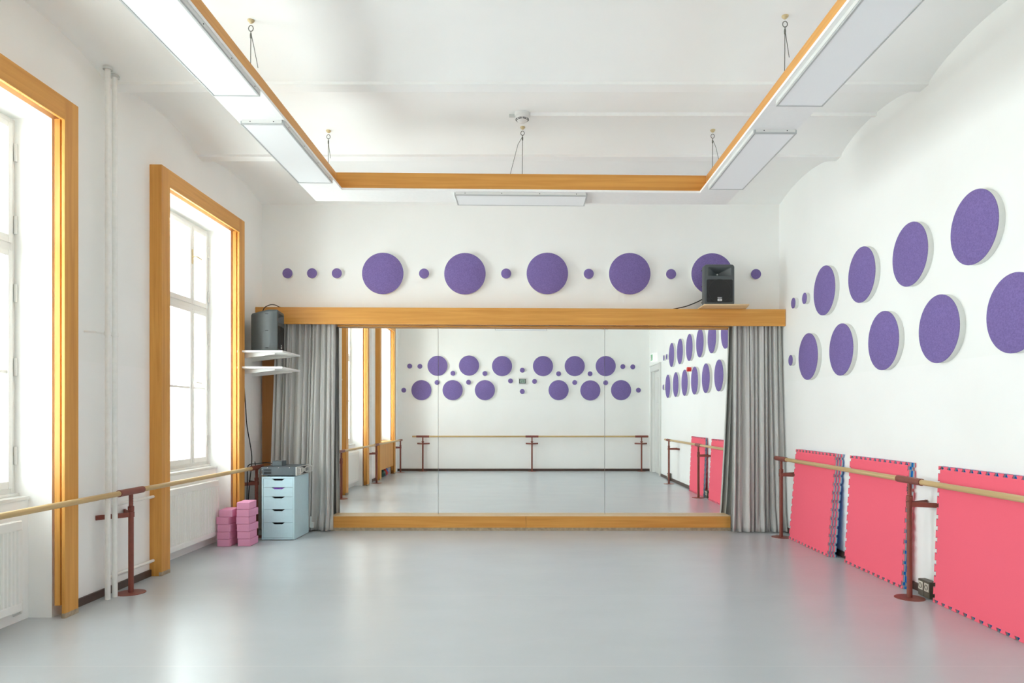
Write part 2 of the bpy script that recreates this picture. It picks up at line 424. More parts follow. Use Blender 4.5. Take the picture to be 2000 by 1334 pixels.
SCUFF = simple('scuffed_wood', (0.40, 0.32, 0.22), rough=0.7, var=0.25, scale=25)
def build_portal(n):
    a, b = WIN[n]; XFr = -3.117; zt = 3.52
    e = empty('trim_%d' % n, (XL, a, 0)); L = (XL, a, 0)
    desc = {1: 'tall orange wooden portal round the nearest window', 2: 'tall orange wooden portal round the window with the radiator in full view', 3: 'orange wooden portal round the third window, seen in the mirror'}[n]
    tag(e, desc, 'window trim', kind='structure')
    for y0, y1, s in ((a, a+0.142, a), (b-0.142, b, b-0.02)):
        m = MB(); m.box(XFr-0.022, XFr, y0, y1, 0, zt, 0.002); m.box(XL, XFr-0.022, s, s+0.02, 0, zt, 0.002)
        lg = m.build('leg', 'woodZ', e, L)
        MB().box(XFr-0.023, XFr+0.0006, y0-0.0006, y1+0.0006, 0.0, 0.034).build('scuffed_foot', SCUFF, lg, L)
        yi = (y0+0.118, y0+0.136) if s == a else (y0+0.006, y0+0.024)
        MB().box(XL+0.028, XL+0.066, yi[0], yi[1], 0.085, zt-0.14, 0.002).build('lining_strip', 'woodZ', e, L)
    m = MB(); m.box(XFr-0.022, XFr, a+0.142, b-0.142, zt-0.152, zt, 0.002); m.box(XL, XFr-0.022, a+0.02, b-0.02, zt-0.02, zt, 0.002)
    m.build('head', 'woodY', e, L)
for n in (1, 2, 3):
    build_window(n); build_portal(n)

# radiators
def radiator(y0, y1, label):
    X0, X1 = -3.375+0.03, -3.268; z0, z1 = 0.105, 0.69
    e = empty('radiator', (X0, (y0+y1)/2, 0)); L = (X0, (y0+y1)/2, 0)
    tag(e, label, 'radiator', 'white panel radiators under the windows')
    m = MB(); outline = []
    nrib = int((y1-y0)/0.0345); wv = (y1-y0-0.05)/nrib; y = y0+0.025
    outline += [(X0+0.06, y0), (X1, y0), (X1, y)]
    for i in range(nrib):
        outline += [(X1-0.001, y+wv*0.14), (X1-0.011, y+wv*0.28), (X1-0.011, y+wv*0.58), (X1-0.001, y+wv*0.72)]
        y += wv
    outline += [(X1, y1-0.024), (X1, y1), (X0+0.06, y1)]
    m.prism(outline, 'Z', z0+0.055, z1-0.06)
    m.box(X0+0.06, X1, y0, y1, z1-0.06, z1, 0.006); m.box(X0+0.06, X1, y0, y1, z0, z0+0.055, 0.006)
    m.build('front_panel', 'rad_white', e, L)
    MB().box(X0, X0+0.018, y0+0.01, y1-0.01, z0+0.01, z1-0.01, 0.004).build('rear_panel', 'rad_white', e, L)
    g = MB(); g.box(X0+0.0, X1-0.004, y0, y0+0.003, z0+0.03, z1); g.box(X0, X1-0.004, y1-0.003, y1, z0+0.03, z1)
    k = y0+0.02
    while k < y1-0.02:
        g.box(X0+0.018, X0+0.06, k, k+0.012, z1-0.012, z1-0.002); k += 0.025
    g.build('top_grille', 'rad_white', e, L)
    MB().tube([(X0+0.03, y1-0.002, 0.16), (X0+0.03, y1+0.05, 0.16), (X0+0.03, y1+0.05, 0.08), (X0-0.02, y1+0.05, 0.06)], 0.011, 10).build('pipe_stub', 'pipe_white', e, L, smooth=True)
radiator(6.15, 7.351, 'white ribbed radiator under the fully framed window beside the pink blocks')
radiator(3.285, 4.484, 'white ribbed radiator under the nearest window at the picture edge')

# wooden radiator cover and balls under the reflected third window
c = MB(); c.box(-3.16, -3.138, OP[3][0]+0.05, OP[3][1]-0.03, 0.20, 0.80, 0.002)
c.box(-3.36, -3.16, OP[3][0]+0.05, OP[3][1]-0.03, 0.78, 0.80)
c = c.build('radiator_cover', 'woodZ', origin=(-3.16, 1.1, 0.2)); tag(c, 'plain wooden radiator cover board under the third window, seen in the mirror', 'radiator cover')
def ball(loc, rr, mats, label):
    e = MB(); e.lathe([(rr*math.sin(PI*i/20), -rr*math.cos(PI*i/20)) for i in range(21)], 24)
    o = e.build('ball', mats[0], smooth=True); o.location = loc
    if len(mats) > 1:
        s = MB(); s.lathe([(rr*1.004*math.cos(a), rr*1.004*math.sin(a)) for a in (-0.35, -0.2, 0, 0.2, 0.35)], 24)
        s.build('stripe', mats[1], o, smooth=True)
        o.rotation_euler = (0.6, 0.9, 0)
    tag(o, label, 'ball', 'balls under the radiator cover')
ball((-3.25, 0.98, 0.1), 0.1, ('ball_blue', 'ball_red'), 'blue ball with a red band under the reflected wooden radiator cover')
ball((-3.25, 1.24, 0.085), 0.085, ('ball_green',), 'dark green ball under the reflected wooden radiator cover')

# ------------------------------------------------------------------ heating pipes
def riser(x, y, label):
    m = MB(); zt = zc(y)
    m.tube([(x, y, 0), (x, y, zt)], 0.0192, 16)
    o = m.build('heating_pipe', 'pipe_white', origin=(x, y, 0), smooth=True); tag(o, label, 'pipe', 'white vertical heating pipes')
    k = MB().lathe([(0.021, zt-0.02), (0.034, zt-0.02), (0.034, zt-0.004), (0.021, zt-0.004)], 18, origin=(x, y, 0)); k.build('ceiling_collar', 'plastic_grey', o, (x, y, 0))
    return o
p1 = riser(-3.122, 5.155, 'white vertical heating pipe, the one nearer the window at the picture edge')
p2 = riser(-3.115, 5.232, 'white vertical heating pipe, the one beside the red barre post')
riser(-3.186, 2.612, 'white heating pipe seen in the mirror, beside the reflected barre post')
riser(-3.186, 2.708, 'white heating pipe seen in the mirror, nearer the reflected curtain')
m = MB(); zb = 1.995
m.tube([(XL, 5.03, 1.985), (-3.152, 5.06, 1.985), (-3.147, 5.30, 1.985)], 0.007, 8)
for x, y in ((-3.122, 5.155), (-3.115, 5.232)):
    m.lathe([(0.0195, 1.972), (0.0245, 1.972), (0.0245, 1.998), (0.0195, 1.998)], 16, origin=(x, y, 0))
o = m.build('pipe_clip', 'pipe_white', origin=(XL, 5.03, 1.985), smooth=True); tag(o, 'white pipe bracket holding both vertical pipes halfway up the wall', 'bracket')
for zz, xx, lab in ((0.680, -3.188, 'upper'), (0.135, -3.188, 'lower')):
    o = MB().tube([(-3.122 if zz > .5 else -3.115, 5.155 if zz > .5 else 5.232, zz), (-3.165, 5.29, zz), (xx, 5.35, zz), (xx, 5.93, zz)], 0.013, 12, smooth_path=True).build('branch_pipe', 'pipe_white', origin=(xx, 5.3, zz), smooth=True)
    tag(o, lab + ' thin white pipe running from the vertical pipes into the wooden portal', 'pipe', 'thin white branch pipes')

# ------------------------------------------------------------------ mirrors, plinth, pelmet
ZM0, ZM1, YM = 0.177, 2.445, 8.39
for i, (x0, x1, lab) in enumerate(((-3.03, -1.071, 'wide wall mirror panel beside the grey curtain near the blue cabinet'), (-1.067, 0.949, 'middle of the three wide wall mirror panels'), (0.953, 2.97, 'wide wall mirror panel beside the curtain near the pink mats'))):
    m = MB().box(x0, x1, YM, YM+0.006, ZM0, ZM1)
    o = m.build('studio_mirror', 'mirror', origin=((x0+x1)/2, YM, ZM0)); tag(o, lab, 'mirror', 'three mirror panels on the wall')
    MB().box(x0, x1, YM+0.006, YM+0.018, ZM0, ZM1).build('backing_board', 'white', o, ((x0+x1)/2, YM, ZM0))
    o.rotation_euler = (0, 0, (0.0, 0.0, 0.0)[i])
pl = empty('mirror_plinth', (0, 8.33, 0)); tag(pl, 'long low wooden step under the mirrors with scuffed bottom edge', 'plinth')
MB().box(-2.335, -0.005, 8.257, 8.42, 0, 0.170, 0.002).build('front_board', 'woodX', pl, (0, 8.33, 0))
MB().box(-0.003, 2.44, 8.257, 8.42, 0, 0.170, 0.002).build('front_board', 'woodX', pl, (0, 8.33, 0))
MB().box(-2.335, 2.44, 8.252, 8.42, 0.170, 0.1765, 0.002).build('top_board', 'plywood', pl, (0, 8.33, 0))
sk = SCUFF
MB().box(-2.335, 2.44, 8.2545, 8.2575, 0, 0.036).build('scuffed_edge', sk, pl, (0, 8.33, 0))
tag(MB().box(-3.195, -3.035, 8.36, 8.415, 0.0, 2.44, 0.002).build('upright_board', 'brownboard', origin=(-3.11, 8.38, 0)), 'brown upright wooden board at the end of the mirrors behind the shelves', 'board')

pe = empty('pelmet', (0, 8.30, 2.55), (0, 0.0043, 0)); L = (0, 8.30, 2.55)
tag(pe, 'long orange wooden pelmet above the mirrors and curtains, wall to wall', 'pelmet')
MB().box(-3.215, 3.075, 8.200, 8.222, 2.450, 2.650, 0.002).build('front_board', 'woodX', pe, L)
MB().box(-3.215, 3.075, 8.222, 8.415, 2.632, 2.649).build('top_board', 'woodX', pe, L)
MB().box(-2.28, 2.44, 8.335, 8.378, 2.440, 2.458, 0.002).build('mirror_rail', 'woodX', pe, L)
m = MB(); m.box(-3.19, 3.05, 8.245, 8.262, 2.60, 2.632); m.build('curtain_track', 'metal', pe, L)

# ------------------------------------------------------------------ curtains
def curtain(name, xt, xb, seed, label, ybot, flare, nf):
    rnd = random.Random(seed)
    nx, nz = 260, 46
    z0, z1 = 0.012, 2.585
    amps = [(rnd.uniform(.75, 1.25), rnd.uniform(0, 6.28)) for _ in range(5)]
    warp = [(rnd.uniform(.6, 2.6), rnd.uniform(0, 6.28), rnd.uniform(.012, .03)) for _ in range(3)]
    m = MB(); grid = []
    for j in range(nz+1):
        v = j/nz; z = z1 + (z0-z1)*v
        row = []
        for i in range(nx+1):
            u = i/nx
            uu = u + sum(a*math.sin(f*6.28*u + p) for f, p, a in warp) * (0.6+0.4*v)
            ph = uu*nf*2*PI
            # narrow pinched pleats at the top opening into wider folds below
            fold = math.sin(ph + 0.6*math.sin(v*2.2+u*9)) * 0.62*amps[0][0]
            fold += 0.50*math.sin(ph*0.37 + amps[1][1] + v*1.4)
            fold += 0.30*(1-v)**1.5*math.sin(ph*2.0 + amps[2][1])
            fold += 0.14*math.sin(ph*1.7 + amps[3][1] + v*3.0)
            sharp = math.copysign(abs(fold)**0.8, fold)
            amp = 0.034 + 0.014*min(1, v*1.6)
            y = 8.298 + (ybot-8.298)*v**1.3 + sharp*amp
            # crumple where the cloth meets the floor
            cr = max(0, (v-0.86)/0.14)
            y += cr*0.018*math.sin(u*nf*9.0 + v*23 + seed) - cr*cr*0.03*(0.5+0.5*math.sin(u*nf*5+1))
            side = math.cos(ph)*0.007
            tl = xt[0] + (xb[0]-xt[0])*v**flare; tr = xt[1] + (xb[1]-xt[1])*v**flare
            row.append(m.bm.verts.new((tl + (tr-tl)*u + side, min(max(y, 8.236-0.16*v), 8.372), z)))
        grid.append(row)
    for j in range(nz):
        for i in range(nx):
            f = m.bm.faces.new((grid[j][i], grid[j+1][i], grid[j+1][i+1], grid[j][i+1])); f.smooth = True
    x = (xt[0]+xt[1])/2
    o = m.build(name, 'curtain', origin=(x, 8.28, 0), recalc=False)
    sd = o.modifiers.new('Solidify', 'SOLIDIFY'); sd.thickness = 0.0025
    tag(o, label, 'curtain', 'grey floor length curtains')
    return o
curtain('curtain', (-3.0, -2.30), (-3.05, -2.31), 3, 'grey pleated floor length curtain behind the blue cabinet and speaker shelves', 8.225, 1.0, 12)
curtain('curtain', (2.47, 3.06), (2.41, 3.05), 11, 'grey pleated floor length curtain in the corner by the pink mats', 8.14, 1.6, 10)

# ------------------------------------------------------------------ felt discs
def proto_disc(rad, t):
    m = MB(); m.lathe([(0, 0), (rad-0.002, 0), (rad, -0.003), (rad, -t+0.006)], 64 if rad > .1 else 36, axis='Y')
    o = m.build('felt_disc', 'foam_white', smooth=True)
    f = MB(); f.lathe([(rad+0.0005, -t+0.0065), (rad+0.001, -t+0.002), (rad-0.003, -t), (0, -t)], 64 if rad > .1 else 36, axis='Y')
    f.build('felt_face', 'purple', o, smooth=True)
    return o
PROTO = {'L': proto_disc(0.25, 0.05), 'S': proto_disc(0.06, 0.045)}
used = set()
def disc(size, loc, rz, label, group):
    if size not in used: o = PROTO[size]; used.add(size)
    else: o = dup(PROTO[size])
    o.location = loc; o.rotation_euler = (0, 0, rz)
    tag(o, label, 'felt disc', group)
# row above the mirrors
FYB = YB-0.05
def bx(px): return (px-VX)*FYB/F
def bz(py): return H-(py-VY)*FYB/F
LB = [(747.5, 534), (908, 534.5), (1069, 534), (1230, 534.5), (1391, 535)]
SB = [(561, 533.5), (609, 533.5), (657.5, 533.5), (828, 534), (988.5, 534), (1150, 534.5), (1311, 535), (1477, 535)]
for i, (x, y) in enumerate(LB):
    lab = ['large purple disc above the mirrors, leftmost of the five large ones', 'large purple disc above the mirrors, second of five from the window side', 'large purple disc above the mirrors, middle of the five large ones', 'large purple disc above the mirrors, fourth from the window side', 'large purple disc partly hidden behind the speaker on the pelmet'][i]
    disc('L', (bx(x), YB, bz(y)), 0, lab, 'purple discs above the mirrors')
SL = ['small purple disc nearest the window corner, above the mirrors', 'small purple disc above the mirrors, middle of the three in a row', 'small purple disc just left of the leftmost large disc above the mirrors',
      'small purple disc between the first and second large discs above the mirrors', 'small purple disc between the second and third large discs above the mirrors',
      'small purple disc between the third and fourth large discs above the mirrors', 'small purple disc between the fourth large disc and the speaker disc', 'small purple disc right of the speaker on the pelmet']
for i, (x, y) in enumerate(SB):
    disc('S', (bx(x), YB, bz(y)), 0, SL[i], 'purple discs above the mirrors')
# two rows on the long wall
UL = [7.043, 6.26, 5.473, 4.69, 3.905, 3.12, 2.335]
LL = [7.448, 6.667, 5.88, 5.09, 4.305, 3.52, 2.735, 1.95]
seen = ['nearest the mirrors', 'second from the mirrors', 'third from the mirrors', 'fourth from the mirrors', 'fifth from the mirrors', 'sixth from the mirrors', 'seventh from the mirrors', 'eighth from the mirrors']
for i, y in enumerate(UL):
    disc('L', (XR, y, 2.648), -PI/2, 'large purple disc on the mat wall, upper row, ' + seen[i], 'purple discs on the long wall')
for i, y in enumerate(LL):
    disc('L', (XR, y, 2.010), -PI/2, 'large purple disc on the mat wall, lower row, ' + seen[i], 'purple discs on the long wall')
for y, z, lab in ((7.87, 2.655, 'small purple disc on the mat wall, upper row, closest to the corner'), (7.553, 2.655, 'small purple disc on the mat wall, upper row, second from the corner'),
                  (7.95, 2.01, 'small purple disc alone at the corner end of the lower row'), (1.81, 2.655, 'small purple disc seen in the mirror, upper row, beside the large discs'),
                  (1.50, 2.655, 'small purple disc seen in the mirror, upper row, nearest the exit sign'), (1.44, 2.01, 'small purple disc seen in the mirror, lower row, beside the door frame')):
    disc('S', (XR, y, z), -PI/2, lab, 'purple discs on the long wall')
# wall facing the mirrors
DF = 2*YM-(YF+0.05)
def fx(px): return (px-VX)*DF/F
def fz(py): return H-(py-VY)*DF/F
g = 'purple discs on the wall reflected in the mirror'
for row, pts in (('upper', [(854.5, 714.5), (916, 714), (980.5, 715), (1060.5, 715), (1122.5, 715), (1183, 715)]), ('lower', [(823, 762), (884, 762), (947, 762), (1091, 762), (1153, 762.5), (1213, 762)])):
    for i, (x, y) in enumerate(pts):
        disc('L', (fx(x), YF, fz(y)), PI, 'large purple disc reflected in the mirrors, %s row, %s from the left' % (row, ORD[i]), g)
for x, y, lab in ((800, 715, 'small reflected purple disc, upper row, leftmost beside the window portal'), (820, 715.5, 'small reflected purple disc, upper row, just left of the first large disc'),
                  (884.5, 729, 'small reflected purple disc between the first and second upper large discs'), (947, 729.5, 'small reflected purple disc between the second and third upper large discs'),
                  (1020, 723, 'small reflected purple disc directly above the thermostat'), (1091, 730, 'small reflected purple disc between the fourth and fifth upper large discs'),
                  (1152.5, 730, 'small reflected purple disc between the fifth and sixth upper large discs'), (1216.5, 716, 'small reflected purple disc, upper row, just right of the sixth large disc'),
                  (1236, 716.5, 'small reflected purple disc, upper row, rightmost near the door corner'), (788.5, 762, 'small reflected purple disc, lower row, leftmost beside the window portal'),
                  (853.5, 747, 'small reflected purple disc between the first and second lower large discs'), (915, 746.5, 'small reflected purple disc between the second and third lower large discs'),
                  (997, 744, 'small reflected purple disc just left of the thermostat'), (1044, 745, 'small reflected purple disc just right of the thermostat'),
                  (1020, 764.5, 'small reflected purple disc directly below the thermostat'), (1122.5, 747, 'small reflected purple disc between the fourth and fifth lower large discs'),
                  (1183, 747.5, 'small reflected purple disc between the fifth and sixth lower large discs'), (1247, 762, 'small reflected purple disc, lower row, rightmost near the door corner')):
    disc('S', (fx(x), YF, fz(y)), PI, lab, g)
# thermostat in the middle of them
t = empty('thermostat', (fx(1020.5), YF, fz(744.5)), (0, 0, PI)); tag(t, 'white wall thermostat with grey display amid the reflected discs', 'thermostat')
MB().box(-0.105, 0.105, -0.03, 0, -0.085, 0.085, 0.012).build('case', 'frame_white', t)
MB().box(-0.082, 0.082, -0.034, -0.029, -0.058, 0.058, 0.003).build('bezel', 'black', t)
MB().box(-0.066, 0.066, -0.037, -0.033, -0.044, 0.044).build('display', 'lcd', t)
d = MB()
for k, segs in ((-0.042, 'abcdefg'), (-0.008, 'bcfg'), (0.026, 'abged')):
    for s_ in segs:
        bxs = {'a': (0, .024, .026, .031), 'g': (0, .024, .003, .008), 'd': (0, .024, -.020, -.015), 'f': (0, .005, .006, .03), 'b': (.02, .025, .006, .03), 'e': (0, .005, -.02, .006), 'c': (.02, .025, -.02, .006)}[s_]
        d.box(k+bxs[0]-0.005, k+bxs[1]-0.005, -0.0385, -0.0365, bxs[2]-0.005, bxs[3]-0.005)
d.build('digits', 'slot', t)

# ------------------------------------------------------------------ ballet barres
def post(zbar, toward):
    """post in local coordinates; toward = direction of the wall along local X (+1); rail runs along local Y"""
    p = MB(); p.tube([(0, 0, 0.008), (0, 0, zbar-0.155)], 0.0195, 18)
    return p
def make_barre(name, zbar, posts, r0, r1, along, wallgap, rot, loc, label, sleeve=0.16, spread=0.135):
    """local frame: rail along Y, wall toward +X"""
    e = empty(name, loc, (0, 0, rot)); tag(e, label, 'ballet barre', 'wooden ballet barres on red posts')
    n = max(2, int(abs(r1-r0)/0.5))
    MB().tube([(0, r0+(r1-r0)*k/n, zbar) for k in range(n+1)], 0.0205, 20).build('rail', 'railY', e, smooth=True)
    first = None
    for y in posts:
        if first is None:
            m = MB(); m.tube([(0, 0, 0.006), (0, 0, zbar-0.150)], 0.0195, 18)
            pt = m.build('post', 'oxide', e, smooth=True)
            MB().lathe([(0, 0.0), (0.105, 0.0), (0.104, 0.004), (0.03, 0.007), (0, 0.007)], 32).build('base_plate', 'oxide', pt, smooth=True)
            m = MB(); m.tube([(0, 0, zbar-0.165), (0, 0, zbar-0.02)], 0.0155, 16); m.build('upper_tube', 'oxide', pt, smooth=True)
            m = MB(); m.lathe([(0.0195, zbar-0.155), (0.0225, zbar-0.152), (0.0225, zbar-0.115), (0.0155, zbar-0.112)], 18)
            for s in (-1, 1): m.tube([(0, s*0.02, zbar-0.132), (0, s*0.034, zbar-0.132)], 0.007, 8)
            m.build('collar', 'oxide', pt, smooth=True)
            m = MB()
            for k in range(4): m.tube([(-0.0152, 0, zbar-0.095+k*0.02), (-0.0162, 0, zbar-0.095+k*0.02)], 0.004, 8)
            m.build('bolt_hole', 'slot', pt)
            m = MB(); m.tube([(0, -sleeve, zbar), (0, sleeve, zbar)], 0.0262, 20); m.build('sleeve', 'oxide', pt, smooth=True)
            m = MB(); zz = zbar-0.178
            for s in (-1, 1):
                a_ = Vector((0.0, s*0.018, zz)); b_ = Vector((wallgap-0.012, s*spread, zz))
                dr = (b_-a_).normalized(); nn = Vector((-dr.y, dr.x, 0))*0.004
                vs = []
                for q in (a_-nn, a_+nn, b_+nn, b_-nn):
                    vs.append((q.x, q.y))
                m.prism(vs, 'Z', zz-0.018, zz+0.018)
                m.box(wallgap-0.014, wallgap-0.004, min(s*spread, s*(spread+0.02)), max(s*spread, s*(spread+0.02)), zz-0.018, zz+0.018)
            m.lathe([(0.02, zz-0.02), (0.0245, zz-0.02), (0.0245, zz+0.02), (0.02, zz+0.02)], 18)
            m.build('bracket', 'oxide', pt)
            pt.location = (0, y, 0); first = pt
        else:
            c_ = dup(first, e); c_.location = (0, y, 0)
    return e
# long wall: wall toward +X
make_barre('ballet_barre', 0.885, [7.82, 5.20, 2.80], 2.42, 7.98, 'Y', XR-2.883, 0, (2.883, 0, 0), 'wooden barre on red posts in front of the pink foam mats', spread=0.10)
# window side: wall toward -X -> rotate 180
make_barre('ballet_barre', 0.785, [-7.84, -5.35, -2.66, 0.02], 0.16, -7.98, 'Y', -3.06-XL, PI, (-3.06, 0, 0), 'wooden barre on red posts passing in front of the windows', spread=0.17)
# wall facing the mirror: rail along X
make_barre('ballet_barre', 0.865, [2.86, 0.14, -2.57], 3.03, -2.83, 'X', 0.125, -PI/2, (0, YF+0.125, 0), 'straight wooden barre on the wall reflected in the mirrors')

# ------------------------------------------------------------------ foam puzzle mats
def mat_solid(x0, x1, shift, Ls=1.0, n=12, h=0.022, k=0.006):
    """square slab with dovetail notches on all four sides, standing in the YZ plane"""
    per = Ls/n; m = MB(); outline = []
    corners = [((0, 0), (1, 0), (0, -1)), ((Ls, 0), (0, 1), (1, 0)), ((Ls, Ls), (-1, 0), (0, 1)), ((0, Ls), (0, -1), (-1, 0))]
    def cap(poly):
        for X in (x0, x1): m.face(*[(X, p[0], p[1]) for p in poly])
    cap([(h, h), (Ls-h, h), (Ls-h, Ls-h), (h, Ls-h)])
    for p0, d, nr in corners:
        P = lambda s_, q: (p0[0]+d[0]*s_+nr[0]*q, p0[1]+d[1]*s_+nr[1]*q)
        cuts = [((i_+0.28+shift)*per, (i_+0.72+shift)*per) for i_ in range(n)]
        outline.append(P(0, 0))
        for c0, c1 in cuts: outline += [P(c0+k, 0), P(c0-k, -h), P(c1+k, -h), P(c1-k, 0)]
        cap([P(0, 0), P(cuts[0][0]+k, 0), P(max(cuts[0][0]-k, h), -h), P(h, -h)] if cuts[0][0]-k > h else [P(0, 0), P(cuts[0][0]+k, 0), P(cuts[0][0]-k, -h), P(h, -h)])
        for a_, b_ in zip(cuts, cuts[1:]): cap([P(a_[1]-k, 0), P(b_[0]+k, 0), P(b_[0]-k, -h), P(a_[1]+k, -h)])
        cap([P(cuts[-1][1]-k, 0), P(Ls, 0), P(Ls-h, -h), P(cuts[-1][1]+k, -h)])
    for a_, b_ in zip(outline, outline[1:]+outline[:1]):
        m.face((x0, a_[0], a_[1]), (x0, b_[0], b_[1]), (x1, b_[0], b_[1]), (x1, a_[0], a_[1]))
    return m
def make_mat(shift):
    core = mat_solid(0.0045, 0.0175, shift).build('foam_mat', 'greymat')
    mat_solid(0.0, 0.0045, shift).build('front_layer', 'pinkmat', core)
    mat_solid(0.0175, 0.0215, shift).build('back_layer', 'bluemat', core)
    return core
MATP = [make_mat(0.02), make_mat(0.10)]
# rear face of the second prototype is pink and its front blue
for ch in children(MATP[1]):
    ch.data.materials[0] = M['bluemat'] if ch.name.startswith('front') else M['pinkmat']
TH = 0.0222
usedm = set()
def put_mat(kind, x, y, lean, label, dz=0.0, yaw=0.0):
    if kind not in usedm: o = MATP[kind]; usedm.add(kind)
    else: o = dup(MATP[kind])
    o.location = (x, y, 0.0005 + dz); o.rotation_euler = (0, lean, yaw)
    tag(o, label, 'foam mat', 'pink and blue puzzle mats leaning on the wall')
def stack(y0, n, kinds, labels, x0=None, lean=None, jit=0.004):
    for i in range(n):
        la = math.asin(lean)
        put_mat(kinds[i], x0 + i*TH/math.cos(la), y0 + (0.0, -0.012, -0.03)[i], la, labels[i], dz=0.0217*math.sin(la))
stack(6.715, 3, (0, 0, 0), ('pink puzzle mat at the front of the stack nearest the corner', 'pink puzzle mat in the middle of the three in the corner stack', 'puzzle mat touching the wall at the back of the corner stack'), 2.929, 0.079)
stack(5.47, 2, (0, 1), ('pink puzzle mat at the front of the middle stack behind the barre post', 'blue sided puzzle mat behind the front mat of the middle stack'), 2.975, 0.056)
stack(4.085, 2, (0, 1), ('large pink puzzle mat at the front of the stack cut by the picture edge', 'blue sided puzzle mat behind the front mat of the nearest stack'), 2.99, 0.042)

# ------------------------------------------------------------------ floor sockets
s = empty('socket_box', (XR-0.02, 5.225, 0)); L = (XR-0.02, 5.225, 0)
tag(s, 'brown double socket box on the baseboard between the pink mat stacks', 'power socket')
MB().box(3.005, 3.06, 5.152, 5.226, 0.004, 0.128, 0.003).build('housing', 'brownbox', s, L)
MB().box(3.005, 3.06, 5.228, 5.302, 0.004, 0.128, 0.003).build('housing', 'brownbox', s, L)
for yy in (5.189, 5.265):
    f = MB().box(3.001, 3.006, yy-0.028, yy+0.028, 0.05, 0.112, 0.002).build('faceplate', 'socket', s, L)
    q = MB(); q.lathe([(0.021, 0.0), (0.021, -0.002), (0.017, -0.003), (0.016, 0.0005), (0, 0.0005)], 20, axis='X', origin=(3.0012, yy, 0.081)); q.build('socket_ring', 'brownbox', f, L)
    q = MB()
    for k in (-0.007, 0.007): q.tube([(3.0, yy, 0.081+k), (3.0018, yy, 0.081+k)], 0.003, 8)
    q.build('pin_hole', 'black', f, L)
s = empty('socket_box', (XR-0.02, 2.15, 0)); L = (XR-0.02, 2.15, 0)
tag(s, 'small brown socket box on the baseboard near the reflected door', 'power socket')
MB().box(2.995, 3.06, 2.07, 2.16, 0.004, 0.16, 0.003).build('housing', 'brownbox', s, L)
MB().box(2.99, 2.996, 2.082, 2.148, 0.07, 0.14, 0.002).build('faceplate', 'socket', s, L)

# ------------------------------------------------------------------ suspended light frame
TILT = 0.0086
CX = -0.05
rf = empty('suspended_frame', (CX, 3.65, 3.377), (0, TILT, 0)); L = (CX, 3.65, 3.377)
tag(rf, 'large white lighting frame with orange inner fascia hung on wires', 'light frame')
XI0, XI1, YI0, YI1, BW = -1.65, 1.552, 1.12, 6.18, 0.33
Z0, Z1, ZT = 3.377, 3.396, 3.560
b = MB()
b.box(XI0-BW, XI1+BW, YI1, YI1+BW, Z0, Z1); b.box(XI0-BW, XI1+BW, YI0-BW, YI0, Z0, Z1)
b.box(XI0-BW, XI0, YI0, YI1, Z0, Z1); b.box(XI1, XI1+BW, YI0, YI1, Z0, Z1)
b.build('soffit_board', 'white', rf, L)
lp = 0.075
MB().box(XI0-lp, XI1+lp, YI1+lp, YI1+lp+0.02, Z1, ZT, 0.001).build('fascia', 'woodX', rf, L)
MB().box(XI0-lp, XI1+lp, YI0-lp-0.02, YI0-lp, Z1, ZT, 0.001).build('fascia', 'woodX', rf, L)
MB().box(XI0-lp-0.02, XI0-lp, YI0-lp, YI1+lp, Z1, ZT, 0.001).build('fascia', 'woodY', rf, L)
MB().box(XI1+lp, XI1+lp+0.02, YI0-lp, YI1+lp, Z1, ZT, 0.001).build('fascia', 'woodY', rf, L)
for (x, y, tail) in ((-1.862, 4.66, 0.05), (-1.84, 6.41, 0.02), (-0.04, 6.35, -0.12), (1.72, 6.40, 0.09), (1.72, 4.61, 0.03), (-1.84, 1.6, 0.04), (1.72, 1.6, 0.04)):
    zt = zc(y) + (x-CX)*TILT
    wq = MB(); wq.tube([(x, y, Z1), (x, y, zt-0.07)], 0.0028, 6)
    wq.tube([(x+0.016*math.sin(2*PI*k/12), y, zt-0.055-0.02*math.cos(2*PI*k/12)) for k in range(13)], 0.003, 6)
    wq.tube([(x, y, zt-0.085), (x+tail*0.35, y, zt-0.16), (x+tail, y, zt-0.16-abs(tail)*2.2-0.05)], 0.0024, 6)
    wq.lathe([(0, zt-0.125), (0.006, zt-0.12), (0.007, zt-0.10), (0.004, zt-0.085), (0, zt-0.08)], 8, origin=(x, y, 0))
    ho = wq.build('wire', 'wire', rf, L)
    k = MB(); k.lathe([(0, -0.022), (0.008, -0.02), (0.022, -0.006), (0.024, 0.004)], 14, origin=(x, y, zt)); k.build('ceiling_plug', 'brass', ho, L)

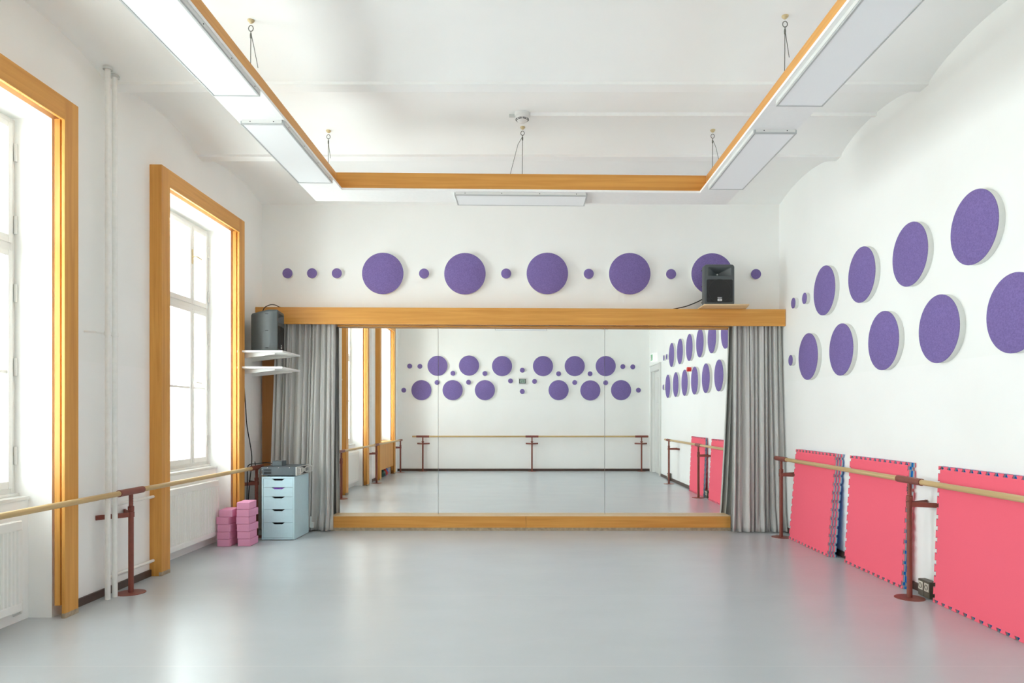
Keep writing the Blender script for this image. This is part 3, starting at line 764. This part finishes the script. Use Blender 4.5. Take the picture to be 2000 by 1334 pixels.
# surface mounted LED panels under it
def make_panel():
    e = empty('ceiling_light')
    a, b_, h = 0.148, 0.596, 0.032
    m = MB(); rim = 0.012
    m.box(-a, -a+rim, -b_, b_, -h, -0.006, 0.002); m.box(a-rim, a, -b_, b_, -h, -0.006, 0.002)
    m.box(-a+rim, a-rim, -b_, -b_+rim, -h, -0.006, 0.002); m.box(-a+rim, a-rim, b_-rim, b_, -h, -0.006, 0.002)
    m.build('frame', 'alu', e)
    MB().box(-a+rim, a-rim, -b_+rim, b_-rim, -h+0.003, -0.01).build('diffuser', 'lamp', e)
    m = MB(); m.box(-a+0.012, a-0.012, -b_-0.003, -b_+0.006, -0.022, 0); m.box(-a+0.012, a-0.012, -b_+0.02, b_-0.02, -0.008, 0)
    m.box(-a-0.003, -a+0.006, -b_+0.012, b_-0.012, -0.022, 0); m.box(a-0.006, a+0.003, -b_+0.012, b_-0.012, -0.022, 0)
    m.build('mounting_tray', 'frame_white', e)
    m = MB()
    for x in (-0.08, 0.08): m.tube([(x, -b_-0.002, -0.012), (x, -b_-0.0045, -0.012)], 0.004, 8)
    for y in (-0.5, -0.17, 0.17, 0.5):
        m.tube([(a+0.002, y, -0.012), (a+0.0045, y, -0.012)], 0.004, 8)
    m.build('screw', 'slot', e)
    return e
pan = make_panel()
def place_panel(first, x, y, rz, label):
    o = pan if first else dup(pan)
    o.location = (x, y, Z0 - (x-CX)*TILT - 0.0005)
    o.rotation_euler = Matrix.Rotation(TILT, 3, 'Y').to_euler() if rz == 0 else (Matrix.Rotation(TILT, 3, 'Y') @ Matrix.Rotation(rz, 3, 'Z')).to_euler()
    tag(o, label, 'ceiling light', 'flat led panels under the suspended frame')
place_panel(True, -1.806, 5.318, 0, 'flat light panel on the window side of the frame, farther one')
place_panel(False, -1.806, 3.713, 0, 'flat light panel on the window side of the frame, nearer one')
place_panel(False, 1.730, 5.395, 0, 'flat light panel on the mat side of the frame, farther one')
place_panel(False, 1.730, 3.787, 0, 'flat light panel on the mat side of the frame, nearer one')
place_panel(False, -0.05, 6.352, -PI/2, 'flat light panel crosswise above the mirrors on the frame')
place_panel(False, -0.12, 0.955, PI/2, 'flat light panel reflected at the top of the mirrors')

# smoke detector and conduit
yd = 6.09; zd = zc(yd)
sd = empty('smoke_detector', (-0.036, yd, zd)); tag(sd, 'white round smoke detector on the vaulted ceiling', 'smoke detector')
MB().lathe([(0.068, 0.012), (0.068, -0.03), (0.062, -0.036), (0.055, -0.036)], 36).build('base', 'frame_white', sd, smooth=True)
MB().lathe([(0.060, -0.036), (0.058, -0.055), (0.030, -0.082), (0.0, -0.086)], 36).build('dome', 'frame_white', sd, smooth=True)
m = MB()
for r0, z0 in ((0.0565, -0.057), (0.049, -0.0635)):
    for a0 in [k*PI/4 for k in range(8)]:
        m.tube([(r0*math.cos(a0+t_), r0*math.sin(a0+t_), z0) for t_ in (0.06, 0.22, 0.38, 0.54, 0.70)], 0.0028, 6)
m.build('vent_slot', 'slot', sd)
MB().box(-0.115, -0.055, -0.012, 0.012, -0.034, -0.012, 0.003).build('side_tab', 'plastic_grey', sd)
cd = MB(); cd.box(0.034, XR-0.001, yd-0.015, yd+0.015, zd-0.030, zd+0.006, 0.002)
tag(cd.build('cable_duct', 'white', origin=(0.05, yd, zd)), 'thin white cable duct running from the smoke detector to the wall', 'cable duct')

# ------------------------------------------------------------------ speakers
def make_speaker():
    """front faces local -Y, stands on z = 0"""
    e = empty('speaker')
    w, hh, d = 0.177, 0.476, 0.30
    wb, zt = 0.125, 0.44          # narrower, lower rear
    gx, g0, g1 = 0.153, 0.035, 0.298   # grille
    hx, h0, h1 = 0.136, 0.337, 0.443   # horn mouth
    def rr(hw, z0, z1, r, n=6):
        out = []
        for cx, cz, a0 in ((hw-r, z0+r, -PI/2), (hw-r, z1-r, 0), (-hw+r, z1-r, PI/2), (-hw+r, z0+r, PI)):
            out += [(cx+r*math.cos(a0+PI/2*k/n), cz+r*math.sin(a0+PI/2*k/n)) for k in range(n+1)]
        return out
    m = MB(); V = m.bm.verts.new; bm_ = m.bm
    def loop(y, ins, sx=1.0, zt_=None):
        top = hh if zt_ is None else zt_
        return [V((x*sx, y, z)) for x, z in rr(w-ins, ins, top-ins, 0.032-ins*0.6)]
    loops = [loop(0.0, 0.012), loop(0.004, 0.004), loop(0.014, 0.0), loop(0.10, 0.0), loop(d-0.014, 0.004, wb/w, zt), loop(d, 0.02, wb/w, zt)]
    nl = len(loops[0])
    for A, B in zip(loops, loops[1:]):
        for i in range(nl): bm_.faces.new((A[i], A[(i+1) % nl], B[(i+1) % nl], B[i]))
    bm_.faces.new(loops[-1])
    mouth = [V((x, 0, z)) for x, z in rr(hx, h0, h1, 0.012, 3)]
    inner = [V((x*0.90, 0.012, h0+(h1-h0)*0.5+(z-(h0+h1)/2)*0.86)) for x, z in rr(hx, h0, h1, 0.012, 3)]
    th = [V((x*0.13, 0.105, h0+0.036+(z-(h0+h1)/2)*0.26)) for x, z in rr(hx, h0, h1, 0.012, 3)]
    nm = len(mouth)
    for A, B in ((mouth, inner), (inner, th)):
        for i in range(nm): bm_.faces.new((A[i], A[(i+1) % nm], B[(i+1) % nm], B[i]))
    bm_.faces.new(th)
    eds = [bm_.edges.get((loops[0][i], loops[0][(i+1) % nl])) for i in range(nl)] + [bm_.edges.get((mouth[i], mouth[(i+1) % nm])) for i in range(nm)]
    bmesh.ops.triangle_fill(bm_, edges=eds, use_beauty=True, use_dissolve=False)
    m.build('cabinet_shell', 'spk', e, smooth=True)
    q = MB().prism(rr(gx, g0, g1, 0.018), 'Y', -0.004, 0.003); gr = q.build('grille', 'spk_dark', e)
    MB().lathe([(0.136, -0.004), (0.136, -0.0058), (0.128, -0.0058), (0.128, -0.004)], 48, axis='Y', origin=(0, 0, 0.167)).build('woofer_ring', 'spk_ring', gr)
    q = MB()
    for cx in (-0.128, 0.128):
        for cz in (0.062, 0.271): q.lathe([(0, -0.0055), (0.022, -0.0055), (0.026, -0.004)], 20, axis='Y', origin=(cx, 0, cz))
    q.build('bass_port', 'black', gr)
    bd = MB().prism(rr(0.025, 0.047, 0.074, 0.003), 'Y', -0.0075, -0.004); bo = bd.build('badge', 'badge', gr)
    q = MB(); q.box(-0.014, 0.014, -0.0085, -0.0073, 0.056, 0.0595); q.tube([(-0.014, -0.008, 0.058), (-0.004, -0.008, 0.066), (0.006, -0.008, 0.058), (0.015, -0.008, 0.063)], 0.0016, 6)
    q.build('logo', 'slot', bo)
    q = MB(); k = -0.025
    while k < 0.022: q.box(k, k+0.006, -0.0065, -0.004, 0.084, 0.091); k += 0.0085
    q.build('model_letters', 'badge', gr)
    MB().lathe([(0, 0.085), (0.008, 0.086), (0.010, 0.10), (0.010, 0.106)], 12, axis='Y', origin=(0, 0, h0+0.036)).build('horn_throat', 'metal', e, smooth=True)
    q = MB()
    for z in (0.045, 0.235, 0.425):
        for s_ in (-1, 1):
            q.box(s_*0.1755-0.004, s_*0.1755+0.004, 0.10, 0.135, z-0.004, z+0.004, 0.002)
    q.build('side_slot', 'black', e)
    return e
sp1 = make_speaker()
zp = 2.665 - 0.0043*2.35
sp1.location = ((1405.5-VX)*8.03/F, 8.03, 2.672); sp1.rotation_euler = (0, 0, 0.03)
tag(sp1, 'dark grey loudspeaker on the pelmet with its black grille facing the room', 'speaker', 'dark grey loudspeakers')
bd = MB().prism([(2.043, 7.94), (2.562, 7.94), (2.63, 8.34), (2.05, 8.34)], 'Z', 2.6425, 2.6565).build('support_board', 'plywood', origin=(2.33, 8.14, 2.6425))
sp1.location.z = 2.6575
tag(bd, 'pale wooden board lying on the pelmet under the speaker', 'board')
sp2 = dup(sp1); sp2.location = (-2.815, 7.93, 2.0915); sp2.rotation_euler = (0, 0, PI/2 + 0.13)
tag(sp2, 'dark grey loudspeaker on the white corner shelf, seen from its side', 'speaker', 'dark grey loudspeakers')
def cable(pts, r, name, label):
    o = MB().tube(pts, r, 8, smooth_path=True).build(name, 'black', origin=pts[0], smooth=True); tag(o, label, 'cable', 'thin black cables')
cable([(2.14, 8.36, 2.79), (2.09, 8.345, 2.76), (2.0, 8.34, 2.72), (1.9, 8.33, 2.685), (1.75, 8.32, 2.6525)], 0.006, 'speaker_cable', 'black cable trailing from the pelmet speaker along the pelmet top')
cable([(-3.10, 8.10, 2.46), (-3.09, 8.12, 2.62), (-3.03, 8.14, 2.675), (-2.98, 8.18, 2.685), (-2.94, 8.24, 2.668), (-2.92, 8.30, 2.672)], 0.005, 'speaker_cable', 'black cable looping from the shelf speaker over the pelmet end')
cable([(-3.19, 7.79, 1.885), (-3.185, 7.80, 1.70), (-3.178, 7.83, 1.45), (-3.18, 7.87, 1.25), (-3.17, 7.98, 0.90), (-3.175, 7.93, 0.60), (-3.18, 7.90, 0.35), (-3.18, 7.93, 0.06)], 0.006, 'hanging_cable', 'black cable hanging down the wall below the corner shelves')
cable([(-3.15, 8.02, 0.84), (-3.145, 8.07, 0.62), (-3.15, 8.03, 0.40), (-3.15, 8.01, 0.06)], 0.005, 'hanging_cable', 'second black cable hanging beside the barre post near the floor')

# ------------------------------------------------------------------ corner shelves
tag(MB().box(XL, XL+0.02, 7.68, 8.26, 1.075, 2.04, 0.002).build('mounting_board', 'white', origin=(XL, 7.97, 1.075)), 'white mounting board on the wall holding the corner shelves', 'board')
def shelf(z, label):
    e = empty('corner_shelf', (XL+0.02, 7.9, z)); L = (XL+0.02, 7.9, z)
    tag(e, label, 'shelf', 'white corner shelves')
    MB().box(XL+0.021, -2.675, 7.575, 8.175, z-0.02, z, 0.002).build('board', 'white', e, L)
    for y, x1 in ((7.70, -2.80), (8.08, -2.74)):
        m = MB(); m.prism([(XL+0.021, z-0.0205), (x1, z-0.0205), (x1, z-0.034), (XL+0.021, z-0.085)], 'Y', y-0.012, y+0.012)
        m.build('bracket', 'frame_white', e, L)
shelf(2.09, 'upper white corner shelf carrying the speaker'); shelf(1.912, 'empty lower white corner shelf under the speaker shelf')

# ------------------------------------------------------------------ blue drawer cabinet and what stands on it
cx0, cx1, cy0, cy1, ch = -2.918, -2.557, 7.62, 8.12, 0.70
cb_ = empty('drawer_cabinet', ((cx0+cx1)/2, cy0, 0)); L = ((cx0+cx1)/2, cy0, 0)
tag(cb_, 'pale blue five drawer cabinet standing before the grey curtain', 'cabinet')
m = MB(); t_ = 0.017
m.box(cx0, cx0+t_, cy0, cy1, 0.006, ch, 0.0015); m.box(cx1-t_, cx1, cy0, cy1, 0.006, ch, 0.0015)
m.box(cx0+t_, cx1-t_, cy0, cy1, ch-0.022, ch, 0.0015); m.box(cx0+t_, cx1-t_, cy0, cy1, 0.006, 0.024, 0.0015); m.box(cx0+t_, cx1-t_, cy1-0.01, cy1, 0.024, ch-0.022)
m.build('carcass', 'cabinet', cb_, L)
m = MB(); m.box(cx0+t_+0.002, cx1-t_-0.002, cy0+0.06, cy0+0.064, 0.026, ch-0.024); m.build('shade_sheet', 'drawer_shade', cb_, L)  # near-black sheet added behind the grips as painted shade
m = MB()
for x in (cx0+0.02, cx1-0.05):
    for y in (cy0+0.03, cy1-0.06): m.box(x, x+0.03, y, y+0.03, 0, 0.006)
m.build('foot', 'black', cb_, L)
zz = [0.678, 0.582, 0.480, 0.340, 0.195, 0.0255]
for i in range(5):
    z1, z0 = zz[i]-0.0012, zz[i+1]+0.0012; x0, x1 = cx0+t_+0.002, cx1-t_-0.002; mx_ = (x0+x1)/2
    poly = [(x0, z0), (x1, z0), (x1, z1), (mx_+0.074, z1), (mx_+0.068, z1-0.003), (mx_+0.042, z1-0.020), (mx_-0.042, z1-0.020), (mx_-0.068, z1-0.003), (mx_-0.074, z1), (x0, z1)]
    dr = MB().prism(poly, 'Y', cy0+0.003, cy0+0.019).build('drawer', 'cabinet', cb_, L)
    m = MB(); m.box(x0+0.01, x1-0.01, cy0+0.022, cy0+0.06, z0+0.01, z0+0.016); m.build('drawer_bottom', 'drawer_shade', dr, L)
o = MB().box(cx0+0.11, cx1-0.11, cy0+0.024, cy0+0.055, 0.51, 0.578, 0.01).build('violet_item', 'violet', origin=(cx0+0.18, cy0+0.04, 0.5)); tag(o, 'violet thing showing through the grip of the second drawer', 'item')  # unidentified violet object inside the drawer

ax0, ax1, ay0, ay1 = -2.925, -2.545, 7.635, 8.09
am = empty('amplifier', ((ax0+ax1)/2, ay0, ch)); L = ((ax0+ax1)/2, ay0, ch); z0 = ch+0.012; z1 = ch+0.105
tag(am, 'grey rack amplifier with silver front and handles lying on the blue cabinet', 'amplifier')
MB().box(ax0, ax1, ay0, ay1, z0, z1, 0.002).build('case', 'amp', am, L)
m = MB()
for x in (ax0+0.05, ax1-0.08):
    for y in (ay0+0.04, ay1-0.06): m.box(x, x+0.03, y, y+0.03, ch+0.0005, z0)
m.build('foot', 'black', am, L)
MB().box(ax0-0.001, ax1, ay0-0.0015, ay1, z1-0.014, z1+0.0015).build('lid', 'amp', am, L)
m = MB()
for (sz0, sz1) in ((z0+0.050, z0+0.070), (z0+0.016, z0+0.042)):
    k = ax0+0.026
    while k < ax0+0.105: m.box(k, k+0.005, ay0-0.001, ay0+0.002, sz0, sz1); k += 0.0068
m.build('vent', 'slot', am, L)
m = MB()
for x in (ax0+0.066, ax0+0.187, ax0+0.308): m.lathe([(0, -0.003), (0.0045, -0.003), (0.0055, 0)], 10, axis='Y', origin=(x, ay0-0.0015, z1-0.006))
for z in (z0+0.014, z0+0.066): m.lathe([(0, -0.003), (0.0045, -0.003), (0.0055, 0)], 10, axis='Y', origin=(ax0+0.006, ay0-0.001, z))
m.build('screw', 'screw', am, L)
fp = MB().box(ax1, ax1+0.012, ay0-0.012, ay1+0.004, z0-0.004, z1+0.003, 0.002).build('front_panel', 'ampfront', am, L)
m = MB(); X = ax1+0.0125; yc = (ay0+ay1)/2; zc_ = (z0+z1)/2
m.prism([(ay0+0.10, z1-0.005), (ay1-0.06, z1-0.005), (yc+0.07, z1-0.014), (yc+0.02, z1-0.03), (yc-0.03, z1-0.014)], 'X', X-0.001, X+0.001)
m.prism([(ay0+0.12, z0+0.004), (yc-0.03, z0+0.014), (yc+0.02, z0+0.03), (yc+0.07, z0+0.014), (ay1-0.06, z0+0.004)], 'X', X-0.001, X+0.001)
for y in (yc-0.09, yc+0.09, yc+0.15): m.box(X-0.001, X+0.001, y-0.012, y+0.012, zc_-0.018, zc_+0.018)
m.build('panel_cutout', 'slot', fp, L)
for y in (ay0+0.025, ay1-0.02):
    MB().tube([(ax1+0.012, y, z0+0.012), (ax1+0.04, y, z0+0.016), (ax1+0.045, y, z0+0.03), (ax1+0.045, y, z1-0.03), (ax1+0.04, y, z1-0.016), (ax1+0.012, y, z1-0.012)], 0.006, 8).build('handle', 'ampfront', fp, L, smooth=True)
MB().tube([(ax0, ay0+0.01, z0+0.012), (ax0-0.02, ay0+0.01, z0+0.016), (ax0-0.024, ay0+0.01, z0+0.028), (ax0-0.024, ay0+0.01, z1-0.03), (ax0-0.018, ay0+0.01, z1-0.016), (ax0, ay0+0.01, z1-0.012)], 0.0045, 8).build('rear_handle', 'amp', am, L, smooth=True)
bxm = MB().box(-2.865, -2.755, 7.79, 7.94, z1+0.002, z1+0.056, 0.004).build('power_adapter', 'amp', origin=(-2.81, 7.86, z1)); tag(bxm, 'small dark grey box standing on top of the amplifier', 'power adapter')
cable([(-2.87, 7.85, z1+0.02), (-2.93, 7.84, z1+0.035), (-2.99, 7.815, 0.838), (-3.04, 7.775, 0.832), (-3.085, 7.725, 0.83), (-3.102, 7.69, 0.79), (-3.105, 7.69, 0.62), (-3.11, 7.69, 0.35), (-3.11, 7.69, 0.05)], 0.005, 'power_cable', 'black cable running from the small box over the barre end')
o = MB(); o.box(-2.545, -2.52, 8.12, 8.14, 0.06, 0.19, 0.003); o.box(-2.53, -2.495, 8.10, 8.135, 0.055, 0.12, 0.004)
tag(o.build('plug_strip', 'plastic_grey', origin=(-2.53, 8.13, 0.06)), 'small white plug strip hanging between the blue cabinet and the curtain', 'power strip')

# ------------------------------------------------------------------ pink yoga blocks
blk = MB().box(-0.067, 0.067, 0, 0.225, 0, 0.0760, 0.007).build('yoga_block', 'blocks')
def px2x(px, y): return (px-VX)*y/F
firstb = [True]
def block(lx, y, k, rot, label, grp):
    o = blk if firstb[0] else dup(blk); firstb[0] = False
    o.location = (lx+0.067, y, 0.0773*k+0.0003); o.rotation_euler = (0, 0, rot); tag(o, label, 'yoga block', grp)
pos = ['at the bottom', 'second from the bottom', 'third from the bottom', 'fourth from the bottom', 'fifth from the bottom', 'on top']
LBk = [(424, .02), (423, -.04), (424.6, .05), (421.6, -.07), (428.3, .10)]
RBk = [(463.9, .01), (463.2, .06), (462, -.04), (461.3, .05), (461.6, -.05), (462.4, .07)]
for k, (px, rt) in enumerate(LBk):
    block(px2x(px, 7.24), 7.24, k, rt, 'pink yoga block %s of the shorter stack by the radiator' % ('on top' if k == 4 else pos[k]), 'pink yoga blocks in the shorter stack')
for k, (px, rt) in enumerate(RBk):
    block(px2x(px, 7.26), 7.26, k, rt, 'pink yoga block %s of the taller stack by the cabinet' % pos[k], 'pink yoga blocks in the taller stack')

# ------------------------------------------------------------------ door, exit sign and siren seen in the mirror
d = empty('door_1', (XR, (DY0+DY1)/2, 0)); L = (XR, (DY0+DY1)/2, 0); tag(d, 'white panelled door with a cream edge, seen in the mirror', 'door', kind='structure')
m = MB()
for y0, y1 in ((DY0-0.13, DY0), (DY1, DY1+0.13)): m.box(XR-0.035, XR, y0, y1, 0, DZ+0.13, 0.006)
m.box(XR-0.035, XR, DY0, DY1, DZ, DZ+0.13, 0.006); m.box(XR-0.05, XR, DY0-0.15, DY1+0.15, DZ+0.13, DZ+0.155, 0.006)
m.build('casing', 'frame_white', d, L)
lf = MB(); lf.box(XR+0.06, XR+0.10, DY0+0.005, DY1-0.005, 0.006, DZ-0.005)
for z0, z1 in ((0.15, 0.75), (0.88, 1.55), (1.68, 2.30)):
    for y0, y1 in ((DY0+0.11, DY0+0.44), (DY0+0.54, DY0+0.87)):
        lf.box(XR+0.052, XR+0.062, y0, y1, z0, z1, 0.006)
lf = lf.build('leaf', 'frame_white', d, L)
eg = MB().box(XR+0.045, XR+0.062, DY1-0.075, DY1-0.006, 0.01, DZ-0.04).build('leaf_edge', 'cream', lf, L)
m = MB()
for z in (0.42, 1.16, 1.05, 1.62): m.box(XR+0.038, XR+0.047, DY1-0.055, DY1-0.025, z-0.03, z+0.03)
m.build('lock_plate', 'slot', lf, L)

es = empty('exit_sign', (XR, 0.38, 2.66), (0, 0, -PI/2)); tag(es, 'lit white exit sign with green emblem above the reflected door', 'exit sign')
MB().box(-0.16, 0.16, -0.10, 0, 0, 0.20, 0.006).build('lamp_box', 'sign', es)
q = MB().box(-0.07, 0.14, -0.103, -0.099, 0.03, 0.17).build('emblem', 'green', es)
m = MB(); m.box(0.085, 0.12, -0.105, -0.102, 0.045, 0.155); m.tube([(0.03, -0.104, 0.05), (0.045, -0.104, 0.09), (0.05, -0.104, 0.125), (0.06, -0.104, 0.08), (0.075, -0.104, 0.06)], 0.006, 6); m.lathe([(0, -0.105), (0.011, -0.105), (0.011, -0.102)], 12, axis='Y', origin=(0.052, 0, 0.145))
m.build('running_figure', 'badge', q)
# fire alarm sounder
ys = 4.00
a = empty('alarm_siren', (XR, ys, 2.235), (0, 0, -PI/2)); tag(a, 'red alarm siren with white base between the reflected rows of discs', 'alarm siren')
MB().lathe([(0, 0), (0.05, 0), (0.05, -0.03), (0.04, -0.036), (0, -0.036)], 24, axis='Y').build('base', 'frame_white', a, smooth=True)
MB().lathe([(0.04, -0.036), (0.042, -0.08), (0.042, -0.105), (0.034, -0.112), (0, -0.112)], 24, axis='Y').build('sounder', 'red', a, smooth=True)
MB().lathe([(0.043, -0.048), (0.045, -0.05), (0.045, -0.06), (0.043, -0.062)], 24, axis='Y').build('lens_band', 'glass', a)

# ------------------------------------------------------------------ daylight, camera, settings
wd = bpy.data.worlds.new('overcast_sky'); sc.world = wd; wd.use_nodes = True
bg = wd.node_tree.nodes['Background']; bg.inputs['Color'].default_value = (0.95, 0.985, 1.0, 1); 
wt = N(wd.node_tree, 'ShaderNodeTexCoord'); ws = N(wd.node_tree, 'ShaderNodeSeparateXYZ'); wm = N(wd.node_tree, 'ShaderNodeMapRange')
# brighter lower half added to lift the ceiling, dimmer sky above the horizon
for k_, v_ in (('From Min', -0.12), ('From Max', 0.40), ('To Min', 9.5), ('To Max', 7.5)): wm.inputs[k_].default_value = v_
wd.node_tree.links.new(wt.outputs['Generated'], ws.inputs[0]); wd.node_tree.links.new(ws.outputs['Z'], wm.inputs['Value'])
wd.node_tree.links.new(wm.outputs['Result'], bg.inputs['Strength'])
for n in (1, 2, 3):
    a_, b_ = OP[n]
    ld = bpy.data.lights.new('window_portal', 'AREA'); ld.shape = 'RECTANGLE'; ld.size = ZH-0.84; ld.size_y = b_-a_
    ld.cycles.is_portal = True
    lo = bpy.data.objects.new('window_portal', ld); COL.objects.link(lo)
    lo.location = (XO-0.02, (a_+b_)/2, (ZH+0.84)/2); lo.rotation_euler = (0, -PI/2, 0)

cam = bpy.data.cameras.new('camera'); co = bpy.data.objects.new('camera', cam); COL.objects.link(co)
co.location = (0, 0, H); co.rotation_euler = (PI/2, 0, 0)
cam.sensor_fit = 'HORIZONTAL'; cam.sensor_width = 36.0; cam.lens = 36.0*F/2000.0
cam.shift_x = -(VX-1000.0)/2000.0; cam.shift_y = (VY-667.0)/2000.0
cam.clip_start = 0.05; cam.clip_end = 100
sc.camera = co
sc.view_settings.view_transform = 'Standard'; sc.view_settings.look = 'None'
sc.view_settings.gamma = 1.0; sc.view_settings.use_curve_mapping = False
sc.view_settings.exposure = 0.93
cy = sc.cycles
cy.use_denoising = True
try: cy.denoiser = 'OPENIMAGEDENOISE'
except Exception: pass
cy.max_bounces = 26; cy.diffuse_bounces = 22; cy.glossy_bounces = 6; cy.transmission_bounces = 6; cy.transparent_max_bounces = 12
cy.caustics_reflective = True; cy.caustics_refractive = False
cy.sample_clamp_indirect = 8.0
